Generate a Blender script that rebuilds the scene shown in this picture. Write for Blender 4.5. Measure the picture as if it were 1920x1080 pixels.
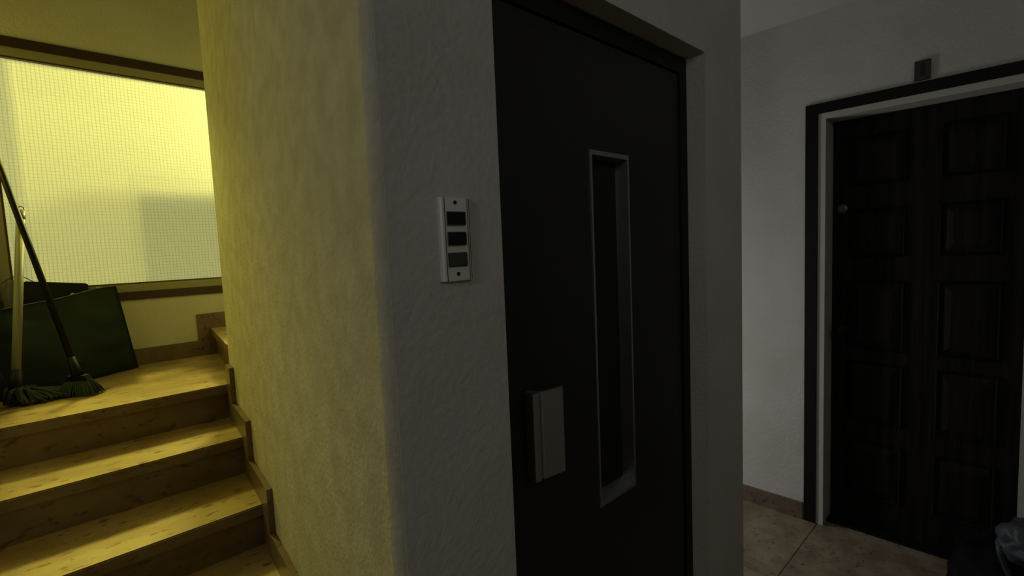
import bpy, bmesh, math, random
from mathutils import Vector, Matrix, noise
random.seed(7)
S = bpy.context.scene
C = S.collection
for o in list(bpy.data.objects): bpy.data.objects.remove(o)

# ------------------------------------------------------------------ camera
F, PITCH, ROLL, YAW = 928.3, 0.0804149, -0.0427310, 0.7552826
fw = Vector((math.sin(YAW)*math.cos(PITCH), math.cos(YAW)*math.cos(PITCH), -math.sin(PITCH)))
r0 = Vector((math.cos(YAW), -math.sin(YAW), 0)); u0 = r0.cross(fw)
rt = r0*math.cos(ROLL) + u0*math.sin(ROLL); up = -r0*math.sin(ROLL) + u0*math.cos(ROLL)
cam = bpy.data.objects.new('camera', bpy.data.cameras.new('camera')); C.objects.link(cam)
cam.matrix_world = Matrix(((rt.x, up.x, -fw.x, 0), (rt.y, up.y, -fw.y, 0), (rt.z, up.z, -fw.z, 1.5), (0, 0, 0, 1)))
cam.data.sensor_width = 36; cam.data.lens = F/1920*36; cam.data.clip_start = .02
S.camera = cam

# ------------------------------------------------------------------ world, lights, exposure
w = bpy.data.worlds.new('world'); S.world = w; w.use_nodes = True
w.node_tree.nodes['Background'].inputs[0].default_value = (.55, .62, .7, 1)
w.node_tree.nodes['Background'].inputs[1].default_value = .02
S.view_settings.view_transform = 'Standard'; S.view_settings.look = 'None'
S.view_settings.gamma = 1; S.view_settings.exposure = 0; S.view_settings.use_curve_mapping = False

def area(name, loc, target, size, power, col, size_y=None, spread=180):
    l = bpy.data.lights.new(name, 'AREA'); l.energy = power; l.color = col; l.size = size; l.spread = math.radians(spread)
    if size_y: l.shape = 'RECTANGLE'; l.size_y = size_y
    o = bpy.data.objects.new(name, l); C.objects.link(o); o.location = loc
    o.rotation_euler = (Vector(target)-Vector(loc)).to_track_quat('-Z', 'Y').to_euler()
    return o
YEL = (1, .93, .25)
area('lamp_outside_window', (1.45, 4.10, 2.60), (.9, 3.43, 2.3), .35, 210, YEL)
area('lamp_above_window', (.16, 4.60, 3.05), (.1, 2.4, .9), .25, 105, (1, .88, .14), .3)
area('stairwell_fill', (-.52, 3.30, 2.50), (.42, 2.3, 1.9), .3, 2.8, (1, .86, .07), .4)  # unseen fill added to brighten the shaft wall
area('hall_light', (.9, -1.2, 2.50), (1.2, .74, 2.2), .6, 2.2, (.96, .98, 1), .4)
area('daylight_from_entrance', (-1.85, -.1, 2.3), (.5, .8, 2.2), .4, 3.6, (.93, .97, 1), .5)
area('daylight_from_passage', (1.98, 2.35, .9), (2.8, 1.0, .7), .25, 7.2, (.95, .98, 1), 1.0)

# ------------------------------------------------------------------ materials
def mat(name, col, rough=.7, metal=0, bump=0, bscale=60, col2=None, cscale=5, spec=.5, stretch=(1, 1, 1), detail=4, contrast=(.35, .65)):
    m = bpy.data.materials.new(name); m.use_nodes = True; n = m.node_tree.nodes; L = m.node_tree.links
    b = n['Principled BSDF']; b.inputs['Base Color'].default_value = (*col, 1)
    b.inputs['Roughness'].default_value = rough; b.inputs['Metallic'].default_value = metal
    b.inputs['Specular IOR Level'].default_value = spec
    tc = n.new('ShaderNodeTexCoord'); mp = n.new('ShaderNodeMapping'); mp.inputs['Scale'].default_value = stretch
    g = n.new('ShaderNodeNewGeometry'); L.new(g.outputs['Position'], mp.inputs[0])
    if col2:
        t = n.new('ShaderNodeTexNoise'); t.inputs['Scale'].default_value = cscale; t.inputs['Detail'].default_value = detail
        L.new(mp.outputs[0], t.inputs['Vector'])
        r = n.new('ShaderNodeValToRGB'); r.color_ramp.elements[0].position = contrast[0]; r.color_ramp.elements[1].position = contrast[1]
        r.color_ramp.elements[0].color = (*col2, 1); r.color_ramp.elements[1].color = (*col, 1)
        L.new(t.outputs['Fac'], r.inputs[0]); L.new(r.outputs[0], b.inputs['Base Color'])
    if bump:
        t2 = n.new('ShaderNodeTexNoise'); t2.inputs['Scale'].default_value = bscale; t2.inputs['Detail'].default_value = 5
        L.new(mp.outputs[0], t2.inputs['Vector'])
        bp = n.new('ShaderNodeBump'); bp.inputs['Strength'].default_value = bump; bp.inputs['Distance'].default_value = .01
        L.new(t2.outputs['Fac'], bp.inputs['Height']); L.new(bp.outputs[0], b.inputs['Normal'])
    return m

plaster = mat('plaster', (.60, .585, .53), .9, bump=.35, bscale=70, col2=(.54, .52, .46), cscale=3, spec=.15)
rough_plaster = mat('rough_plaster', (.60, .57, .48), .9, bump=.38, bscale=85, col2=(.50, .46, .37), cscale=14, spec=.15, detail=8)
ceil_m = mat('ceiling_paint', (.66, .65, .61), .9, bump=.15, bscale=50, spec=.1)

def marble(name, base, vein, fleck, stretch=(1, 1, 1), rough=.35):
    m = mat(name, base, rough, col2=vein, cscale=9, stretch=stretch, detail=7, contrast=(.38, .62), spec=.4)
    n = m.node_tree.nodes; L = m.node_tree.links; b = n['Principled BSDF']
    src = b.inputs['Base Color'].links[0].from_socket; mp = [x for x in n if x.type == 'MAPPING'][0]
    v = n.new('ShaderNodeTexNoise'); v.inputs['Scale'].default_value = 38; v.inputs['Detail'].default_value = 3; L.new(mp.outputs[0], v.inputs['Vector'])
    r = n.new('ShaderNodeValToRGB'); r.color_ramp.elements[0].position = .60; r.color_ramp.elements[1].position = .68
    L.new(v.outputs['Fac'], r.inputs[0])
    mx = n.new('ShaderNodeMix'); mx.data_type = 'RGBA'; L.new(r.outputs[0], mx.inputs[0]); L.new(src, mx.inputs[6]); mx.inputs[7].default_value = (*fleck, 1)
    L.new(mx.outputs[2], b.inputs['Base Color'])
    return m
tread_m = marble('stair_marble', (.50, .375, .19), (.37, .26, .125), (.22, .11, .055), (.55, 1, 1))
riser_m = marble('riser_marble_shaded', (.22, .16, .10), (.16, .105, .065), (.12, .06, .04), (.55, 1, 1))  # darker marble, with the risers' shade also put into the colour
floor_m = marble('floor_marble', (.34, .27, .18), (.22, .165, .105), (.13, .08, .05))
skirt_m = marble('skirting_marble', (.19, .135, .095), (.14, .095, .065), (.09, .05, .03))
grout = mat('grout', (.10, .085, .065), .9)
black_paint = mat('black_door_paint', (.022, .022, .022), .45, bump=.05, bscale=30, spec=.3)
black_frame = mat('black_door_frame', (.010, .010, .010), .5, spec=.25)
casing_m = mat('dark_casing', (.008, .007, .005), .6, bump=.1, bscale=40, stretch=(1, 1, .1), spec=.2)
wood_m = mat('dark_wood', (.016, .013, .011), .6, bump=.25, bscale=30, stretch=(3, 3, .15), col2=(.006, .0045, .0035), cscale=12, spec=.12)
window_wood = mat('window_casing_wood', (.030, .010, .007), .6, bump=.1, bscale=30, stretch=(.1, 1, 1))
beige_m = mat('beige_window_frame', (.27, .245, .15), .6)
bead_m = mat('window_bead', (.06, .03, .01), .6)
cream_m = mat('cream_door_frame', (.50, .48, .42), .55, bump=.05, bscale=30)
steel = mat('brushed_steel', (.42, .42, .41), .38, metal=1, bump=.04, bscale=200, stretch=(1, 1, .05))
alu = mat('aluminium_plate', (.80, .80, .75), .5, metal=.35, bump=.02, bscale=200)
alu_dull = mat('dull_aluminium', (.34, .34, .32), .5, metal=.7)
groove_m = mat('groove_black', (.004, .004, .004), .8)
btn_black = mat('gloss_black', (.003, .003, .003), .3)
btn_grey = mat('worn_grey_button', (.05, .05, .045), .6)
green_m = mat('green_bag_fabric', (.004, .018, .017), .75, bump=.3, bscale=14, col2=(.003, .013, .012), cscale=6)
black_m = mat('black_fabric', (.006, .006, .006), .8, bump=.2, bscale=20)
sack_m = mat('black_sack', (.0025, .0025, .003), .7, bump=.5, bscale=18, spec=.12)
pole_m = mat('cream_pole', (.27, .26, .20), .5)
cap_m = mat('grey_cap', (.22, .24, .25), .4)
bpole_m = mat('black_pole', (.003, .003, .003), .5, spec=.2)
mop_m = mat('grey_mop_yarn', (.035, .038, .046), .95, bump=.5, bscale=90)
bristle_m = mat('green_bristle', (.035, .06, .045), .8)
socket_m = mat('black_socket', (.004, .004, .004), .6, spec=.2)
can_m = mat('grey_canister', (.08, .08, .07), .5)
wire_m = mat('wire', (.05, .05, .02), .5, metal=.5)
plaque_m = mat('dark_plaque', (.035, .032, .028), .6)
plaque_d = mat('plaque_slot', (.010, .010, .009), .6)
lock_m = mat('lock_metal', (.12, .12, .13), .35, metal=.8)
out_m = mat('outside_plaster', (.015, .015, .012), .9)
out_dark = mat('outside_blocker_dark', (.008, .008, .007), .8, spec=.1)
glass_dark = mat('dark_lift_glass', (.006, .006, .007), .12)

def clear_plastic():
    m = mat('cloudy_plastic', (.055, .065, .075), .5, bump=.6, bscale=22)
    b = m.node_tree.nodes['Principled BSDF']; b.inputs['Alpha'].default_value = .75
    return m
liner_m = clear_plastic()

def pane_material():
    m = bpy.data.materials.new('wired_cathedral_glass'); m.use_nodes = True
    n = m.node_tree.nodes; L = m.node_tree.links; n.clear()
    out = n.new('ShaderNodeOutputMaterial'); g = n.new('ShaderNodeNewGeometry')
    sep = n.new('ShaderNodeSeparateXYZ')
    nz = n.new('ShaderNodeTexNoise'); nz.inputs['Scale'].default_value = 9; L.new(g.outputs['Position'], nz.inputs['Vector'])
    off = n.new('ShaderNodeVectorMath'); off.operation = 'MULTIPLY_ADD'; L.new(nz.outputs['Color'], off.inputs[0])
    off.inputs[1].default_value = (.006, .006, .006); L.new(g.outputs['Position'], off.inputs[2]); L.new(off.outputs[0], sep.inputs[0])
    def wires(sock, pitch, width):
        a = n.new('ShaderNodeMath'); a.operation = 'DIVIDE'; L.new(sock, a.inputs[0]); a.inputs[1].default_value = pitch
        f = n.new('ShaderNodeMath'); f.operation = 'FRACT'; L.new(a.outputs[0], f.inputs[0])
        c = n.new('ShaderNodeMath'); c.operation = 'SUBTRACT'; L.new(f.outputs[0], c.inputs[0]); c.inputs[1].default_value = .5
        d = n.new('ShaderNodeMath'); d.operation = 'ABSOLUTE'; L.new(c.outputs[0], d.inputs[0])
        e = n.new('ShaderNodeMapRange'); L.new(d.outputs[0], e.inputs[0]); e.interpolation_type = 'SMOOTHSTEP'
        e.inputs[1].default_value = 0; e.inputs[2].default_value = width; e.inputs[3].default_value = .74; e.inputs[4].default_value = 1
        return e.outputs[0]
    mu = n.new('ShaderNodeMath'); mu.operation = 'MULTIPLY'
    L.new(wires(sep.outputs[0], .0165, .20), mu.inputs[0]); L.new(wires(sep.outputs[2], .0165, .13), mu.inputs[1])
    n2 = n.new('ShaderNodeTexNoise'); n2.inputs['Scale'].default_value = 160; n2.inputs['Detail'].default_value = 2; L.new(g.outputs['Position'], n2.inputs['Vector'])
    mr = n.new('ShaderNodeMapRange'); L.new(n2.outputs['Fac'], mr.inputs[0]); mr.inputs[3].default_value = .90; mr.inputs[4].default_value = 1.08
    mu2 = n.new('ShaderNodeMath'); mu2.operation = 'MULTIPLY'; L.new(mu.outputs[0], mu2.inputs[0]); L.new(mr.outputs[0], mu2.inputs[1])
    cm = n.new('ShaderNodeMix'); cm.data_type = 'RGBA'; L.new(mu2.outputs[0], cm.inputs[0]); cm.inputs[6].default_value = (0, 0, 0, 1)
    cm.inputs[7].default_value = (.085, .086, .078, 1); cm.clamp_factor = False
    tr = n.new('ShaderNodeBsdfTranslucent'); L.new(cm.outputs[2], tr.inputs[0])
    em = n.new('ShaderNodeEmission'); ce = n.new('ShaderNodeMix'); ce.data_type = 'RGBA'; ce.clamp_factor = False
    L.new(mu2.outputs[0], ce.inputs[0]); ce.inputs[6].default_value = (0, 0, 0, 1); ce.inputs[7].default_value = (*PANE_EM, 1)
    L.new(ce.outputs[2], em.inputs[0])
    ad = n.new('ShaderNodeAddShader'); L.new(tr.outputs[0], ad.inputs[0]); L.new(em.outputs[0], ad.inputs[1]); tp = n.new('ShaderNodeBsdfTransparent'); mxs = n.new('ShaderNodeMixShader'); mxs.inputs[0].default_value = .35
    L.new(ad.outputs[0], mxs.inputs[1]); L.new(tp.outputs[0], mxs.inputs[2]); L.new(mxs.outputs[0], out.inputs[0])
    return m
PANE_EM = (.60, .585, .21)
pane_m = pane_material()

# ------------------------------------------------------------------ helpers
def obj(name, bm, m, parent=None, smooth=False):
    me = bpy.data.meshes.new(name)
    bmesh.ops.recalc_face_normals(bm, faces=bm.faces[:]); bm.to_mesh(me); bm.free()
    if m: me.materials.append(m)
    if smooth:
        for p in me.polygons: p.use_smooth = True
    o = bpy.data.objects.new(name, me); C.objects.link(o)
    if parent: o.parent = parent; o.matrix_parent_inverse = parent.matrix_world.inverted()
    return o
def empty(name, loc):
    o = bpy.data.objects.new(name, None); C.objects.link(o); o.location = loc; o.empty_display_size = .1
    o.matrix_world = Matrix.Translation(loc); return o
def tag(o, label, cat, group=None, kind=None):
    o['label'] = label; o['category'] = cat
    if group: o['group'] = group
    if kind: o['kind'] = kind
    return o
def bx(bm, x0, x1, y0, y1, z0, z1, bev=0, seg=2):
    vs = bmesh.ops.create_cube(bm, size=1)['verts']
    for v in vs: v.co = Vector(((x0+x1)/2+v.co.x*(x1-x0), (y0+y1)/2+v.co.y*(y1-y0), (z0+z1)/2+v.co.z*(z1-z0)))
    if bev:
        es = list({e for v in vs for e in v.link_edges})
        bmesh.ops.bevel(bm, geom=es, offset=bev, segments=seg, affect='EDGES', profile=.5)
    return bm
def box(name, b, m, parent=None, bev=0): return obj(name, bx(bmesh.new(), *b, bev=bev), m, parent)
def prism(bm, pts, f0, f1):
    a = [bm.verts.new(f0(p)) for p in pts]; b = [bm.verts.new(f1(p)) for p in pts]
    bm.faces.new(a); bm.faces.new(b[::-1]); k = len(pts)
    for i in range(k): bm.faces.new((a[i], b[i], b[(i+1) % k], a[(i+1) % k]))
    return bm
def plan(bm, pts, z0, z1): return prism(bm, pts, lambda p: (p[0], p[1], z0), lambda p: (p[0], p[1], z1))
def tube(bm, pts, rad, n=10, cap=True):
    pts = [Vector(p) for p in pts]; rads = rad if isinstance(rad, (list, tuple)) else [rad]*len(pts)
    rings = []; prev = None
    for i, p in enumerate(pts):
        d = (pts[min(i+1, len(pts)-1)]-pts[max(i-1, 0)]).normalized()
        a = prev if prev is not None else (Vector((0, 0, 1)) if abs(d.z) < .9 else Vector((1, 0, 0)))
        s = a.cross(d) if prev is None else None
        if prev is None: s = s.normalized()
        else: s = (prev - d*prev.dot(d)).normalized()
        prev = s; t = d.cross(s)
        rings.append([bm.verts.new(p+(s*math.cos(2*math.pi*k/n)+t*math.sin(2*math.pi*k/n))*rads[i]) for k in range(n)])
    for i in range(len(rings)-1):
        for k in range(n): bm.faces.new((rings[i][k], rings[i][(k+1) % n], rings[i+1][(k+1) % n], rings[i+1][k]))
    if cap: bm.faces.new(rings[0][::-1]); bm.faces.new(rings[-1])
    return bm
def arc(cx, cy, r, a0, a1, n):
    return [(cx+r*math.cos(math.radians(a0+(a1-a0)*i/n)), cy+r*math.sin(math.radians(a0+(a1-a0)*i/n))) for i in range(n+1)]

# ------------------------------------------------------------------ the setting
YE = .74                      # face of the lift wall
YW = 3.405                    # face of the window wall
XD = 2.821                    # face of the flat's wall
SL = .1006                    # the shaft's stair side leans outwards a little in plan
def wx(y): return .400 + SL*(y-YE)
def shaft_left():
    # outline of the stair side from the front corner to the rounded far corner
    front = arc(wx(YE)+.020, YE+.020, .020, 270, 180, 6)
    R = .15; yb = 2.64
    back = arc(wx(yb-R)+R, yb-R, R, 180, 90, 10)
    return front, back, yb
front, back, yb = shaft_left()
bm = bmesh.new()
plan(bm, [(.673, YE)] + front + back + [(.673+.1, yb), (.673+.1, YE+.10), (.673, YE+.10)], 0, 3.9)
side = obj('wall_stair_side', bm, rough_plaster)
tag(side, 'rough yellow-lit plaster wall of the lift shaft beside the stairs', 'wall', kind='structure')
# the smooth front skin (lift wall) with the opening
bm = bmesh.new()
bx(bm, wx(YE)+.017, .673, YE-.002, YE+.10, 0, 3.9)
bx(bm, 1.573, 1.852, YE-.002, YE+.10, 0, 3.9)
bx(bm, .673, 1.573, YE-.002, YE+.10, 2.09, 3.9)
tag(obj('wall_front', bm, plaster), 'grey plaster wall around the black lift door', 'wall', kind='structure')
bm = bmesh.new(); bx(bm, 1.752, 1.852, YE+.1, yb, 0, 3.9); bx(bm, .773, 1.752, yb-.1, yb, 0, 3.9)
tag(obj('wall_shaft_rear', bm, plaster), 'rear and far side of the lift shaft facing the passage', 'wall', kind='structure')

# flat's wall with door recess
D0, D1, DT = .023, .720, 2.060
bm = bmesh.new()
bx(bm, XD, XD+.22, D1+.03, 3.2, 0, 2.60); bx(bm, XD, XD+.22, -2.2, D0-.03, 0, 2.60); bx(bm, XD, XD+.22, D0-.03, D1+.03, DT+.03, 2.60)
tag(obj('wall_right', bm, plaster), 'grey plaster wall holding the panelled wooden door', 'wall', kind='structure')
# ceiling slabs
bm = bmesh.new(); bx(bm, -2.1, 3.05, -2.2, YE, 2.57, 2.70); bx(bm, 1.852, 3.05, YE, 3.2, 2.57, 2.70)
tag(obj('ceiling', bm, ceil_m), 'plain pale ceiling over the hall and passage', 'ceiling', kind='structure')
bm = bmesh.new(); bx(bm, -.75, 1.9, YE, 3.6, 3.9, 4.0)
tag(obj('ceiling_stairwell', bm, ceil_m), 'high plain ceiling over the stairwell', 'ceiling', kind='structure')
bm = bmesh.new(); bx(bm, -.75, .40, YE-.1, YE, 2.70, 3.9)
tag(obj('wall_stairwell_front', bm, plaster), 'wall above the hall ceiling edge at the stairwell', 'wall', kind='structure')
# other walls of the hall
bm = bmesh.new(); bx(bm, -2.2, -2.1, -2.2, .9, 0, 2.6)
tag(obj('wall_left', bm, plaster), 'left end wall of the hall outside the view', 'wall', kind='structure')
bm = bmesh.new(); bx(bm, -2.2, 3.05, -2.3, -2.2, 0, 2.6)
tag(obj('wall_behind', bm, plaster), 'wall of the hall behind the viewer', 'wall', kind='structure')
bm = bmesh.new(); bx(bm, -2.2, -.65, .9, 1.0, 0, 2.6); bx(bm, -.75, -.65, 1.0, 3.6, 0, 3.9); bx(bm, -.75, -.65, YE, 1.0, 2.57, 3.9)
tag(obj('wall_stairwell_left', bm, plaster), 'left plaster wall of the stairwell', 'wall', kind='structure')
bm = bmesh.new(); bx(bm, 1.852, 3.05, 3.2, 3.3, 0, 2.6)
tag(obj('wall_passage_end', bm, plaster), 'far end wall of the passage behind the lift', 'wall', kind='structure')
# window wall
WX0, WX1, WZ0, WZ1 = -.165, 1.35, 1.345, 2.566
bm = bmesh.new()
bx(bm, -.75, WX0, YW, YW+.15, 0, 3.9); bx(bm, WX1, 1.9, YW, YW+.15, 0, 3.9)
bx(bm, WX0, WX1, YW, YW+.15, 0, WZ0); bx(bm, WX0, WX1, YW, YW+.15, WZ1, 3.9)
tag(obj('wall_back', bm, plaster), 'yellow-lit plaster wall around the stair window', 'wall', kind='structure')
bm = bmesh.new(); bx(bm, 1.852, 1.9, yb, YW, 0, 3.9)
tag(obj('wall_stairwell_right', bm, plaster), 'wall closing the upper stair flight behind the shaft', 'wall', kind='structure')

# window
win = tag(empty('window_1', ((WX0+WX1)/2, YW, WZ0)), 'wide glowing yellow wired-glass window above the stair landing', 'window', kind='structure')
def ring(bm, x0, x1, z0, z1, t, y0, y1):
    bx(bm, x0, x1, y0, y1, z1-t, z1); bx(bm, x0, x1, y0, y1, z0, z0+t); bx(bm, x0, x0+t, y0, y1, z0+t, z1-t); bx(bm, x1-t, x1, y0, y1, z0+t, z1-t)
bm = bmesh.new(); ring(bm, WX0-.045, WX1+.045, WZ0-.040, WZ1+.040, .045, YW-.012, YW+.03); obj('window_casing', bm, window_wood, win)
bm = bmesh.new(); ring(bm, WX0+.002, WX1-.002, WZ0+.002, WZ1-.002, .045, YW+.002, YW+.06); obj('window_frame', bm, beige_m, win)
bm = bmesh.new(); ring(bm, WX0+.047, WX1-.047, WZ0+.047, WZ1-.047, .008, YW+.004, YW+.05); obj('glazing_bead', bm, bead_m, win)
bm = bmesh.new(); bx(bm, WX0+.05, WX1-.05, YW+.030, YW+.034, WZ0+.05, WZ1-.05)
pn = obj('pane', bm, pane_m, win)
clr = bpy.data.materials.new('clear_glass_back'); clr.use_nodes = True; _n = clr.node_tree.nodes; _n.clear()
_o = _n.new('ShaderNodeOutputMaterial'); _t = _n.new('ShaderNodeBsdfTransparent'); _t.inputs[0].default_value = (.97, .98, .95, 1); clr.node_tree.links.new(_t.outputs[0], _o.inputs[0])
pn.data.materials.append(clr)
for p in pn.data.polygons: p.material_index = 0 if p.normal.y < -.5 else 1
# what stands outside the window: a light shaft plus a box and post added to shade the pane
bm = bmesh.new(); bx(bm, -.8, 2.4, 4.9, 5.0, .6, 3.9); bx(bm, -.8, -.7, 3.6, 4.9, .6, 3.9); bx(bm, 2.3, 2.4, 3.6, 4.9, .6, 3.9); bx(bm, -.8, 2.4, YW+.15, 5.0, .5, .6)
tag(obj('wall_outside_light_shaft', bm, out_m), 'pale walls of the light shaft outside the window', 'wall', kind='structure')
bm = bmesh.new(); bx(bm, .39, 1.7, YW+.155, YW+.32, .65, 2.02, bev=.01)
tag(obj('shade_box', bm, out_dark), 'boxy shape outside the glass, shadow at the pane\'s lower right', 'blocker')
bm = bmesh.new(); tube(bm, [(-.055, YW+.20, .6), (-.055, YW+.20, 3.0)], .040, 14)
tag(obj('shade_post', bm, out_dark, smooth=True), 'upright pipe added outside the glass to dim a band at the left', 'post')

# ------------------------------------------------------------------ floor of tiles
fl = tag(box('floor', (-2.2, 3.05, -2.3, 3.3, -.12, -.004), grout), 'brown speckled marble tile floor of the hall', 'floor', kind='structure')
TS = .6
tile_me = {}
for i in range(-9, 2):
    for j in range(-5, 5):
        x0, y0 = XD-.0+TS*(i-1)+.0, .745+TS*j
        x1, y1 = x0+TS, y0+TS
        x0, x1, y0, y1 = max(x0, -2.1), min(x1, XD+.2), max(y0, -2.2), min(y1, 3.2)
        if i == 1: x1 = XD+.2
        if x1-x0 < .05 or y1-y0 < .05: continue
        if y0 > .7 and x1 < 1.85 : continue
        key = (round(x1-x0, 3), round(y1-y0, 3))
        if key not in tile_me:
            b = bmesh.new(); sx, sy = key[0]/2-.0015, key[1]/2-.0015
            bx(b, -sx, sx, -sy, sy, -.008, 0, bev=.001, seg=1); me = bpy.data.meshes.new('tile'); b.to_mesh(me); b.free(); me.materials.append(floor_m); tile_me[key] = me
        t = bpy.data.objects.new('tile', tile_me[key]); C.objects.link(t); t.parent = fl; t.location = ((x0+x1)/2, (y0+y1)/2, 0)

# ------------------------------------------------------------------ baseboards
BH = .090
tag(box('baseboard_right', (XD-.012, XD, .812, 3.2, 0, BH), skirt_m, bev=.002), 'brown marble skirting left of the wooden door', 'baseboard', kind='structure')
tag(box('baseboard_shaft', (1.625, 1.862, YE-.014, YE, 0, BH), skirt_m, bev=.002), 'skirting at the foot of the lift wall, right of the lift door', 'baseboard', kind='structure')
tag(box('baseboard_front', (.42, .62, YE-.014, YE, 0, BH), skirt_m, bev=.002), 'skirting at the foot of the lift wall, left of the lift door', 'baseboard', kind='structure')

# ------------------------------------------------------------------ staircase
ZL = .942; RS = .157
def shade_edge_mat(o):
    o.data.materials.append(riser_m)  # upright edges take the riser colour, which paints the nosings' shade
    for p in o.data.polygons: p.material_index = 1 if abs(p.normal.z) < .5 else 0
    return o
st = tag(empty('staircase', (-.05, .94, 0)), 'brown marble staircase climbing to the window landing beside the lift shaft', 'staircase')
NY = [2.494, 2.182, 1.870, 1.558, 1.246, .934]
for k, y in enumerate(NY):
    z = ZL-RS*k
    ynext = NY[k-1] if k else None
    # tread
    if k:
        bm = bmesh.new()
        prism(bm, [(-.648, y), (wx(y)+.0-.004, y), (wx(ynext+.03)-.004, ynext+.03), (-.648, ynext+.03)], lambda p: (p[0], p[1], z-.042), lambda p: (p[0], p[1], z))
        bmesh.ops.bevel(bm, geom=[e for e in bm.edges if all(abs(v.co.y-y) < 1e-5 for v in e.verts)], offset=.004, segments=2, affect='EDGES')
        shade_edge_mat(obj('tread', bm, tread_m, st))
    # riser
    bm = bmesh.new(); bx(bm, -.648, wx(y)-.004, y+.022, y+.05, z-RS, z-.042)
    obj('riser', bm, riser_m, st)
# landing slab
bm = bmesh.new()
xs = wx(2.494)
pts = [(-.648, 2.494), (xs-.004, 2.494)] + [(p[0]-.003, p[1]+.003) for p in back if p[1] > 2.50][:7] + [(.80, 2.66), (.80, YW-.001), (-.648, YW-.001)]
prism(bm, pts, lambda p: (p[0], p[1], ZL-.042), lambda p: (p[0], p[1], ZL))
bmesh.ops.bevel(bm, geom=[e for e in bm.edges if all(abs(v.co.y-2.494) < 1e-5 for v in e.verts)], offset=.004, segments=2, affect='EDGES')
shade_edge_mat(obj('landing_slab', bm, tread_m, st))
# solid mass under the flight
bm = bmesh.new()
prof = [(NY[-1]+.05, 0)]
for k in range(5, -1, -1): prof += [(NY[k]+.05, ZL-RS*k-.043)] + ([(NY[k-1]+.05, ZL-RS*k-.043)] if k else [])
prof += [(YW-.002, ZL-.043), (YW-.002, 0)]
prism(bm, prof, lambda p: (-.648, p[0], p[1]), lambda p: (.40, p[0], p[1]))
bm2 = obj('stair_core', bm, grout, st)
bm = bmesh.new(); bx(bm, .40, .56, 2.66, YW-.002, 0, ZL-.043); obj('landing_core', bm, grout, st)
# upper flight turning right behind the shaft
def n2(i, y): # x of nosing of upper step i at y
    return .585 + .30*i + (y-2.50)*.128
for i in range(4):
    z = ZL+RS*(i+1)
    y0 = yb+.003
    bm = bmesh.new()
    ys = (y0, YW-.002)
    prism(bm, [(n2(i, ys[0]), ys[0]), (min(n2(i+1, ys[0])+.03, 1.85), ys[0]), (min(n2(i+1, ys[1])+.03, 1.85), ys[1]), (n2(i, ys[1]), ys[1])], lambda p: (p[0], p[1], z-.042), lambda p: (p[0], p[1], z))
    shade_edge_mat(obj('tread', bm, tread_m, st))
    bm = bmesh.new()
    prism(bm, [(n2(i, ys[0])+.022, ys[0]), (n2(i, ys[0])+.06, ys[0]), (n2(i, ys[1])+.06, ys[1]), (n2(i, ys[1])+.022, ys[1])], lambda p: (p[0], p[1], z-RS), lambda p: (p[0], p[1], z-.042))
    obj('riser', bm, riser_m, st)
# stepped skirting on the shaft's stair side
T = .020
for k, y in enumerate(NY):
    z = ZL-RS*k; f = y-.100
    f2 = (NY[k-1]-.100) if k else y+.0
    prof = [(f, z-RS), (f, z+BH), (f2, z+BH), (f2, z), (y, z), (y, z-RS)]
    if k == 5: prof[0] = (f, 0); prof[5] = (y, 0)
    bm = bmesh.new()
    prism(bm, prof, lambda p: (wx(p[0])-T, p[0], p[1]), lambda p: (wx(p[0])-.0005, p[0], p[1]))
    o = obj('skirting_piece', bm, skirt_m, st)
# skirting on the window wall
bm = bmesh.new()
prism(bm, [(-.64, ZL), (-.64, ZL+BH), (.633, ZL+BH), (.633, ZL+RS+BH), (.98, ZL+RS+BH), (.98, ZL+RS), (.72, ZL+RS), (.72, ZL)], lambda p: (p[0], YW-.014, p[1]), lambda p: (p[0], YW-.0005, p[1]))
obj('skirting_piece', bm, skirt_m, st)

# ------------------------------------------------------------------ lift door
YD = .800
lift = tag(empty('door_1', (1.123, YD, 0)), 'black lift door with a tall narrow steel-framed window', 'door', kind='structure')
bm = bmesh.new()
bx(bm, .674, .708, YD, YD+.04, 0, 2.084); bx(bm, 1.530, 1.572, YD, YD+.04, 0, 2.084); bx(bm, .708, 1.530, YD, YD+.04, 2.035, 2.084)
bx(bm, .674, 1.572, YD+.041, YD+.05, 0, 2.084)
obj('door_frame', bm, black_frame, lift)
VX0, VX1, VZ0, VZ1 = 1.052, 1.229, .779, 1.746
bm = bmesh.new()
LX0, LX1, LZ1 = .712, 1.526, 2.030
bx(bm, LX0, VX0, YD+.006, YD+.036, .01, LZ1); bx(bm, VX1, LX1, YD+.006, YD+.036, .01, LZ1)
bx(bm, VX0, VX1, YD+.006, YD+.036, .01, VZ0); bx(bm, VX0, VX1, YD+.006, YD+.036, VZ1, LZ1)
obj('door_leaf', bm, black_paint, lift)
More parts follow.
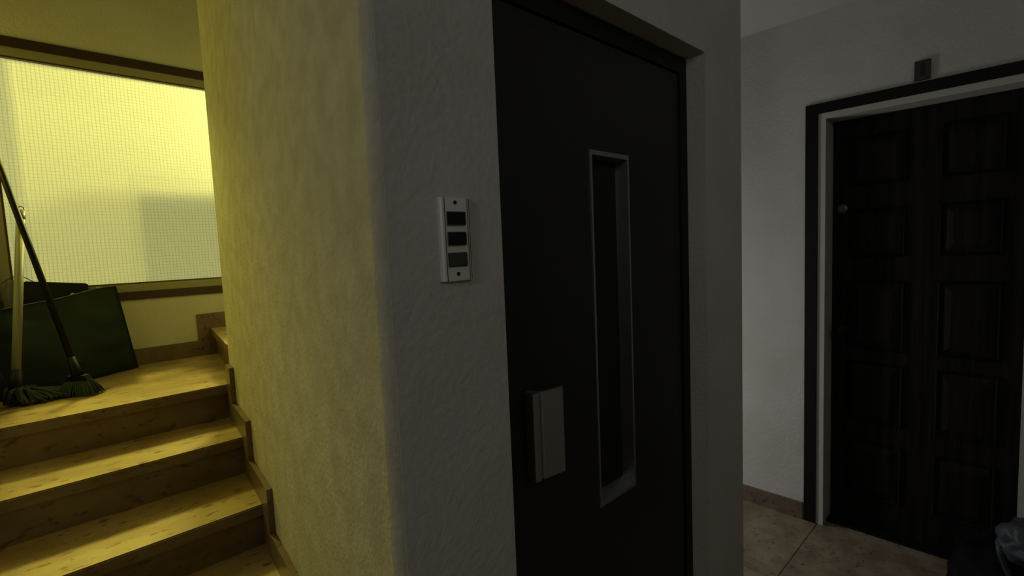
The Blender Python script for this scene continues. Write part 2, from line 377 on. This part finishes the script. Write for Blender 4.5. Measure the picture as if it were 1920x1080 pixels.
# recessed viewing window: narrow face frame, splayed steel sides, dark glass at the bottom
bm = bmesh.new()
def quad(pts): bm.faces.new([bm.verts.new(p) for p in pts])
fy, by = YD+.001, YD+.056; t = .0075
o4 = [(VX0, VZ0), (VX1, VZ0), (VX1, VZ1), (VX0, VZ1)]
i4 = [(VX0+t, VZ0+t*1.2), (VX1-t, VZ0+t*1.2), (VX1-t, VZ1-t*1.6), (VX0+t, VZ1-t*1.6)]
b4 = [(VX0+t+.004, VZ0+t+.018), (VX1-t-.004, VZ0+t+.018), (VX1-t-.004, VZ1-t-.012), (VX0+t+.004, VZ1-t-.012)]
for a in range(4):
    c = (a+1) % 4
    quad([(o4[a][0], fy, o4[a][1]), (o4[c][0], fy, o4[c][1]), (i4[c][0], fy, i4[c][1]), (i4[a][0], fy, i4[a][1])])
    quad([(o4[a][0], fy, o4[a][1]), (o4[c][0], fy, o4[c][1]), (o4[c][0], fy+.006, o4[c][1]), (o4[a][0], fy+.006, o4[a][1])])
    quad([(i4[a][0], fy, i4[a][1]), (i4[c][0], fy, i4[c][1]), (b4[c][0], by, b4[c][1]), (b4[a][0], by, b4[a][1])])
bmesh.ops.remove_doubles(bm, verts=bm.verts, dist=1e-5)
vw = obj('viewing_window_frame', bm, steel, lift); vw['label'] = 'thin brushed steel frame with deep splayed sides'
box('viewing_glass', (VX0+.006, VX1-.006, by, by+.004, VZ0+.01, VZ1-.01), glass_dark, lift)
# pull handle: folded metal profile
bm = bmesh.new()
prof = [(.781, YD+.004), (.779, YD-.026), (.783, YD-.030), (.795, YD-.030), (.798, YD-.024), (.802, YD-.024), (.806, YD-.031), (.868, YD-.038), (.873, YD-.034), (.870, YD-.030), (.808, YD-.022), (.800, YD-.012), (.797, YD+.004)]
prism(bm, prof, lambda p: (p[0], p[1], .962), lambda p: (p[0], p[1], 1.168))
h = obj('pull_handle', bm, alu_dull, lift); h['label'] = 'folded aluminium pull handle'

# ------------------------------------------------------------------ call button plate
cp = tag(empty('call_button_plate', (.556, YE-.002, 1.44)), 'aluminium lift call plate with three rectangular buttons on the grey wall', 'button panel')
bm = bmesh.new()
px0, px1, pz0, pz1, pf = .519, .5895, 1.4445, 1.5955, YE-.012
prism(bm, [(px0, YE-.002), (px0+.001, pf+.003), (px0+.004, pf), (px1-.004, pf), (px1, pf+.004), (px1, YE-.002)], lambda p: (p[0], p[1], pz0), lambda p: (p[0], p[1], pz1))
obj('face_plate', bm, alu, cp)
for gx in (px0+.0085, px1-.0105, px1-.0065):
    box('groove', (gx, gx+.0013, pf-.0004, pf+.002, pz0+.0005, pz1-.0005), groove_m, cp)
for k, zc in enumerate((1.5580, 1.5215, 1.4835)):
    b = box('button', (.5320, .5710, pf-.0060, pf-.0002, zc-.0115, zc+.0115), btn_grey if k == 2 else btn_black, cp, bev=.0008)
    bz = box('button_edge', (.5310, .5720, pf-.0024, pf+.001, zc-.0128, zc+.0128), alu_dull if k < 2 else btn_grey, b)
    bz['label'] = 'thin rim round the button'
    if k == 2: b['label'] = 'lowest button, dull grey and worn'
for zc in (1.5870, 1.4570):
    bm = bmesh.new(); tube(bm, [(.5520, pf-.0012, zc), (.5520, pf+.002, zc)], .0036, 14); sc = obj('screw', bm, groove_m, cp)

# ------------------------------------------------------------------ panelled door of the flat
fd = tag(empty('door_2', (XD+.12, .37, 0)), 'dark panelled wooden door in a cream frame with black casing', 'door', kind='structure')
PX = 2.945
bm = bmesh.new()
bx(bm, XD-.012, XD+.004, .753, .807, 0, 2.090); bx(bm, XD-.012, XD+.004, -.060, -.010, 0, 2.090); bx(bm, XD-.012, XD+.004, -.060, .807, 2.090, 2.138)
obj('door_casing', bm, casing_m, fd)
bm = bmesh.new()
bx(bm, XD-.005, XD+.17, D1, .752, 0, 2.089); bx(bm, XD-.005, XD+.17, -.009, D0, 0, 2.089); bx(bm, XD-.005, XD+.17, D0, D1, DT, 2.089)
f = obj('door_frame', bm, cream_m, fd)
leaf = box('door_leaf', (PX, PX+.04, D0+.002, D1-.002, .008, DT-.002), wood_m, fd)
rows = [(1.745, 1.955), (1.395, 1.605), (.935, 1.255), (.560, .845), (.17, .44)]
for z0, z1 in rows:
    for y0, y1 in ((.433, .637), (.105, .290)):
        bm = bmesh.new()
        # moulding ring and raised field
        for (a, d, c, e) in ((y0-.014, y1+.014, z0-.014, z1+.014),):
            ring2 = [(a, c), (d, c), (d, e), (a, e)]; inn = [(a+.014, c+.014), (d-.014, c+.014), (d-.014, e-.014), (a+.014, e-.014)]
            lo = [bm.verts.new((PX-.001, p[0], p[1])) for p in ring2]; hi = [bm.verts.new((PX-.014, (p[0]*.5+q[0]*.5), (p[1]*.5+q[1]*.5))) for p, q in zip(ring2, inn)]
            dn = [bm.verts.new((PX-.001, p[0], p[1])) for p in inn]
            ff = [(p[0]+(.035 if p[0] < (y0+y1)/2 else -.035), p[1]+(.035 if p[1] < (z0+z1)/2 else -.035)) for p in inn]
            fi = [bm.verts.new((PX-.013, p[0], p[1])) for p in ff]
            for q in range(4):
                w_ = (q+1) % 4
                bm.faces.new((lo[q], lo[w_], hi[w_], hi[q])); bm.faces.new((hi[q], hi[w_], dn[w_], dn[q])); bm.faces.new((dn[q], dn[w_], fi[w_], fi[q]))
            bm.faces.new(fi)
        obj('raised_panel', bm, wood_m, fd)
bm = bmesh.new(); tube(bm, [(PX, .676, 1.625), (PX-.012, .676, 1.625), (PX-.016, .676, 1.625)], [.023, .023, .014], 18); lk = obj('lock_cylinder', bm, lock_m, fd, smooth=False); lk['label'] = 'round metal upper lock'
bm = bmesh.new(); tube(bm, [(PX, .662, 1.02), (PX-.010, .662, 1.02), (PX-.016, .662, 1.02), (PX-.045, .662, 1.02), (PX-.055, .662, 1.02), (PX-.075, .662, 1.02), (PX-.085, .662, 1.02)], [.026, .026, .012, .012, .028, .030, .018], 18)
kn = obj('door_knob', bm, casing_m, fd, smooth=True)
box('threshold', (XD+.05, PX+.05, D0+.001, D1-.001, .0005, .010), casing_m, fd)  # dark casing colour stands in for the shade at the door's foot

# small dark plaque above the door
pq = tag(empty('door_plaque', (XD, .358, 2.144)), 'small dark square plate on the wall above the panelled door', 'plaque')
box('plate', (XD-.012, XD, .331, .386, 2.146, 2.228), plaque_m, pq, bev=.002)
box('slot', (XD-.0135, XD-.0115, .352, .366, 2.160, 2.216), plaque_d, pq)

# ------------------------------------------------------------------ things on the landing
# big green shopping bag
gb = tag(empty('shopping_bag', (.02, 3.14, ZL)), 'large dark green shopping bag leaning below the window on the landing', 'bag')
nu, nv = 22, 14
bot = [Vector((-.24, 2.985, ZL+.002)), Vector((.05, 3.12, ZL+.002)), Vector((.325, 3.315, ZL+.002))]
top = [Vector((-.26, 2.99, 1.312)), Vector((-.13, 3.045, 1.330)), Vector((.03, 3.145, 1.352)), Vector((.155, 3.215, 1.378)), Vector((.262, 3.262, 1.392))]
def poly(ps, t):
    s = t*(len(ps)-1); i = min(int(s), len(ps)-2); return ps[i].lerp(ps[i+1], s-i)
nrm = Vector((-.52, .85, 0)).normalized()
def bag_sheet(depth, sgn, zt=0):
    g = []
    for j in range(nv+1):
        row = []
        for i in range(nu+1):
            u, v = i/nu, j/nv
            p = poly(bot, u).lerp(poly(top, u), v)
            edge = min(u, 1-u)*6; edge = min(edge, 1)
            bulge = .030*math.sin(math.pi*min(v*1.15, 1))*edge
            wr = (noise.noise(Vector((u*4+sgn, v*5, 1.3)))*.018 + noise.noise(Vector((u*11, v*9+sgn, 4.3)))*.006)*edge
            # a slack crease low on the right
            cr = -.040*math.exp(-((v-.30+.25*(u-.75))/.06)**2)*max(0, (u-.45))*1.6*edge
            q = p + nrm*(depth*min(1, (1-v*.25)) if sgn > 0 else 0) + nrm*(sgn*(bulge+wr) - (0 if sgn > 0 else cr))
            q.y = min(q.y, YW-.02); row.append(q)
        g.append(row)
    return g
bm = bmesh.new()
gf = [[bm.verts.new(p) for p in r] for r in bag_sheet(0, -1)]
gr = [[bm.verts.new(p) for p in r] for r in bag_sheet(.075, 1)]
for j in range(nv):
    for i in range(nu):
        bm.faces.new((gf[j][i], gf[j][i+1], gf[j+1][i+1], gf[j+1][i])); bm.faces.new((gr[j][i], gr[j+1][i], gr[j+1][i+1], gr[j][i+1]))
    bm.faces.new((gf[j][0], gf[j+1][0], gr[j+1][0], gr[j][0])); bm.faces.new((gf[j][nu], gr[j][nu], gr[j+1][nu], gf[j+1][nu]))
for i in range(nu): bm.faces.new((gf[0][i], gr[0][i], gr[0][i+1], gf[0][i+1]))
obj('bag_body', bm, green_m, gb, smooth=True)
bm = bmesh.new()
rim = [p for p in bag_sheet(0, -1)[nv]]
tube(bm, rim, .004, 6); obj('rim_binding', bm, green_m, gb, smooth=True)
bm = bmesh.new(); tube(bm, [bag_sheet(0, -1)[j][nu] for j in range(nv+1)], .004, 6); obj('side_piping', bm, black_m, gb, smooth=True)
for ua, ub, zo in ((.805, .845, .006), (.60, .63, .004)):
    A = poly(top, ua); B = poly(top, ub)
    bm = bmesh.new(); tube(bm, [A-nrm*.006+Vector((0, 0, zo)), A.lerp(B, .5)-nrm*.008+Vector((0, 0, zo+.004)), B-nrm*.006+Vector((0, 0, zo))], .0035, 6)
    obj('white_glint', bm, pole_m, gb, smooth=True)['label'] = 'small white glint on the rim, built as a strip'  # glint on the bag rim, put in as a pale strip

# black bag/box behind
bk = bmesh.new()
prism(bk, [(-.080, ZL+.001), (.165, ZL+.001), (.158, 1.408), (.150, 1.414), (-.068, 1.440), (-.078, 1.432)], lambda p: (p[0], 3.300+.0*p[1], p[1]), lambda p: (p[0], 3.384, p[1]))
bmesh.ops.subdivide_edges(bk, edges=bk.edges[:], cuts=1)
tag(obj('black_case', bk, black_m), 'flat black case standing behind the green bag under the window', 'case')

# tall pale canister with wire loop
cn = tag(empty('canister', (-.125, 3.27, ZL)), 'pale grey canister with a wire loop, left of the black case', 'canister')
bm = bmesh.new(); cx, cy = -.116, 3.30
prof = [(0.0, .000), (.030, .0), (.031, .42), (.026, .47), (.016, .485), (.016, .505), (0, .505)]
rings = []
for r_, z_ in prof:
    rings.append([bm.verts.new((cx+max(r_, .0005)*math.cos(2*math.pi*k/20), cy+max(r_, .0005)*math.sin(2*math.pi*k/20), ZL+.001+z_)) for k in range(20)])
for a in range(len(rings)-1):
    for k in range(20): bm.faces.new((rings[a][k], rings[a][(k+1) % 20], rings[a+1][(k+1) % 20], rings[a+1][k]))
obj('body', bm, can_m, cn, smooth=True)
bm = bmesh.new(); tube(bm, [(-.145+.105*t, 3.295, 1.437+.030*math.sin(math.pi*min(1, t*1.0))) for t in [i/12 for i in range(13)]], .0022, 6); obj('wire_loop', bm, wire_m, cn, smooth=True)

# black sack at the left
def lump(name, loc, rad, m, parent=None, amp=.16, seed=0, sub=4, freq=2.2, flat=True):
    bm = bmesh.new(); bmesh.ops.create_icosphere(bm, subdivisions=sub, radius=1)
    for v in bm.verts:
        n_ = v.co.normalized(); k = 1+amp*noise.noise(n_*freq+Vector((seed, 0, 0)))+amp*.25*noise.noise(n_*freq*2.2+Vector((0, seed, 0)))
        c = Vector((n_.x*rad[0], n_.y*rad[1], n_.z*rad[2]))*k
        if flat and c.z < -rad[2]*.72: c.z = -rad[2]*.72
        v.co = c+Vector(loc)
    return obj(name, bm, m, parent, smooth=True)
sk = lump('rubbish_sack', (-.335, 2.80, ZL+.001+.15*.72), (.175, .15, .15), sack_m, seed=3)
tag(sk, 'black sack slumped on the landing at the left edge', 'sack')

# mop
mp_ = tag(empty('mop', (-.06, 2.93, ZL)), 'string mop with a cream pole and grey yarn head on the landing', 'mop')
A = Vector((-.1245, 2.908, 1.020)); B = Vector((-.0550, 3.163, 1.725)); d = (B-A)
bm = bmesh.new(); tube(bm, [A, B], .0155, 16); obj('pole', bm, pole_m, mp_, smooth=True)
bm = bmesh.new(); tube(bm, [B, B+d*.02, B+d*.055], [.0175, .0175, .015], 14); obj('pole_cap', bm, cap_m, mp_, smooth=True)['label'] = 'grey plastic cap with hanging loop'
e = B+d*.05
bm = bmesh.new(); tube(bm, [e+Vector((-.012, 0, 0)), e+Vector((-.010, 0, .016)), e+Vector((0, 0, .024)), e+Vector((.011, 0, .018)), e+Vector((.014, 0, -.02))], .003, 6); obj('hanging_loop', bm, cap_m, mp_, smooth=True)
bm = bmesh.new(); tube(bm, [A+d*.08, A, A-d*.05+Vector((0, -.004, 0))], [.020, .024, .030], 14); obj('socket', bm, socket_m, mp_, smooth=True)
bm = bmesh.new()
for k in range(110):
    u = random.random(); tx = -.165+.27*u; ty = 2.965-.11*random.random()-.05*(1-abs(2*u-.6)); 
    hgt = .085*(1-u)**.7+.018
    s0 = A+Vector((random.uniform(-.03, .03), random.uniform(-.02, .02), -.03))
    m1 = Vector((s0.x*.5+tx*.5, s0.y*.5+ty*.5-.01, ZL+.02+hgt*random.uniform(.5, 1)))
    e1 = Vector((tx, ty, ZL+.008+random.random()*.012*1)); e2 = e1+Vector((random.uniform(-.01, .04), random.uniform(-.03, .01), -.002))
    pts = []
    P = [s0, m1, e1, e2]
    for i in range(9):
        t = i/8; a = P[0]*(1-t)**3+P[1]*3*t*(1-t)**2+P[2]*3*t*t*(1-t)+P[3]*t**3
        a.z = max(a.z, ZL+.007); pts.append(a)
    tube(bm, pts, .0065, 5)
y_ = obj('yarn_head', bm, mop_m, mp_, smooth=True); y_['kind'] = 'stuff'

# broom
br = tag(empty('broom', (.08, 2.86, ZL)), 'broom with a black pole and green bristles leaning over the green bag', 'broom')
A = Vector((.063, 2.86, 1.06)); B = Vector((-.176, 3.372, 2.36))
bm = bmesh.new(); tube(bm, [A, B], .0125, 14); obj('pole', bm, bpole_m, br, smooth=True)
bm = bmesh.new(); dd = (B-A).normalized(); tube(bm, [A+dd*.05, A, A-dd*.035], [.015, .018, .024], 14); obj('socket', bm, socket_m, br, smooth=True)
bm = bmesh.new()
hd = Vector((.80, -.60, 0)).normalized()
hc = A-dd*.045
prism(bm, [(-.045, -.016), (.045, -.016), (.045, .016), (-.045, .016)], lambda p: hc+hd*p[0]*.75+Vector((hd.y, -hd.x, 0))*p[1]+Vector((0, 0, .012)), lambda p: hc+hd*p[0]+Vector((hd.y, -hd.x, 0))*p[1]+Vector((0, 0, -.012)))
obj('head_block', bm, socket_m, br)
bm = bmesh.new()
for i in range(26):
    for j in range(4):
        a, c = (i/25-.5), (j/3-.5)
        p0 = hc+hd*a*.085+Vector((hd.y, -hd.x, 0))*c*.026+Vector((0, 0, -.010))
        p1 = hc+hd*(a*.150+.006)+Vector((hd.y, -hd.x, 0))*(c*.07)+Vector((random.uniform(-.003, .003), random.uniform(-.003, .003), 0)); p1.z = ZL+.002+random.random()*.004
        tube(bm, [p0, p0.lerp(p1, .5)+hd*a*.01, p1], [.0028, .0026, .0022], 5)
q = obj('bristles', bm, bristle_m, br); q['kind'] = 'stuff'; q['label'] = 'dark green bristles'

# ------------------------------------------------------------------ rubbish bags by the door
s2 = lump('rubbish_sack', (2.60, .045, .16*.72+.002), (.19, .17, .16), sack_m, seed=9, sub=4)
tag(s2, 'black rubbish sack on the tiles in front of the panelled door', 'sack')
pb = tag(empty('plastic_bag', (2.42, -.03, .25)), 'cloudy grey plastic bag slumped on the black rubbish sack', 'bag')
lump('bag_body', (2.45, -.03, .375), (.115, .10, .075), liner_m, pb, amp=.5, seed=5, sub=4, freq=1.7, flat=False)
bm = bmesh.new()
pts = [(2.44, .060, .36), (2.43, .058, .32), (2.42, .045, .28), (2.41, .025, .24), (2.40, .0, .20), (2.40, -.03, .15)]
tube(bm, pts, [.014, .010, .008, .009, .010, .008], 8); obj('bag_tail', bm, liner_m, pb, smooth=True)
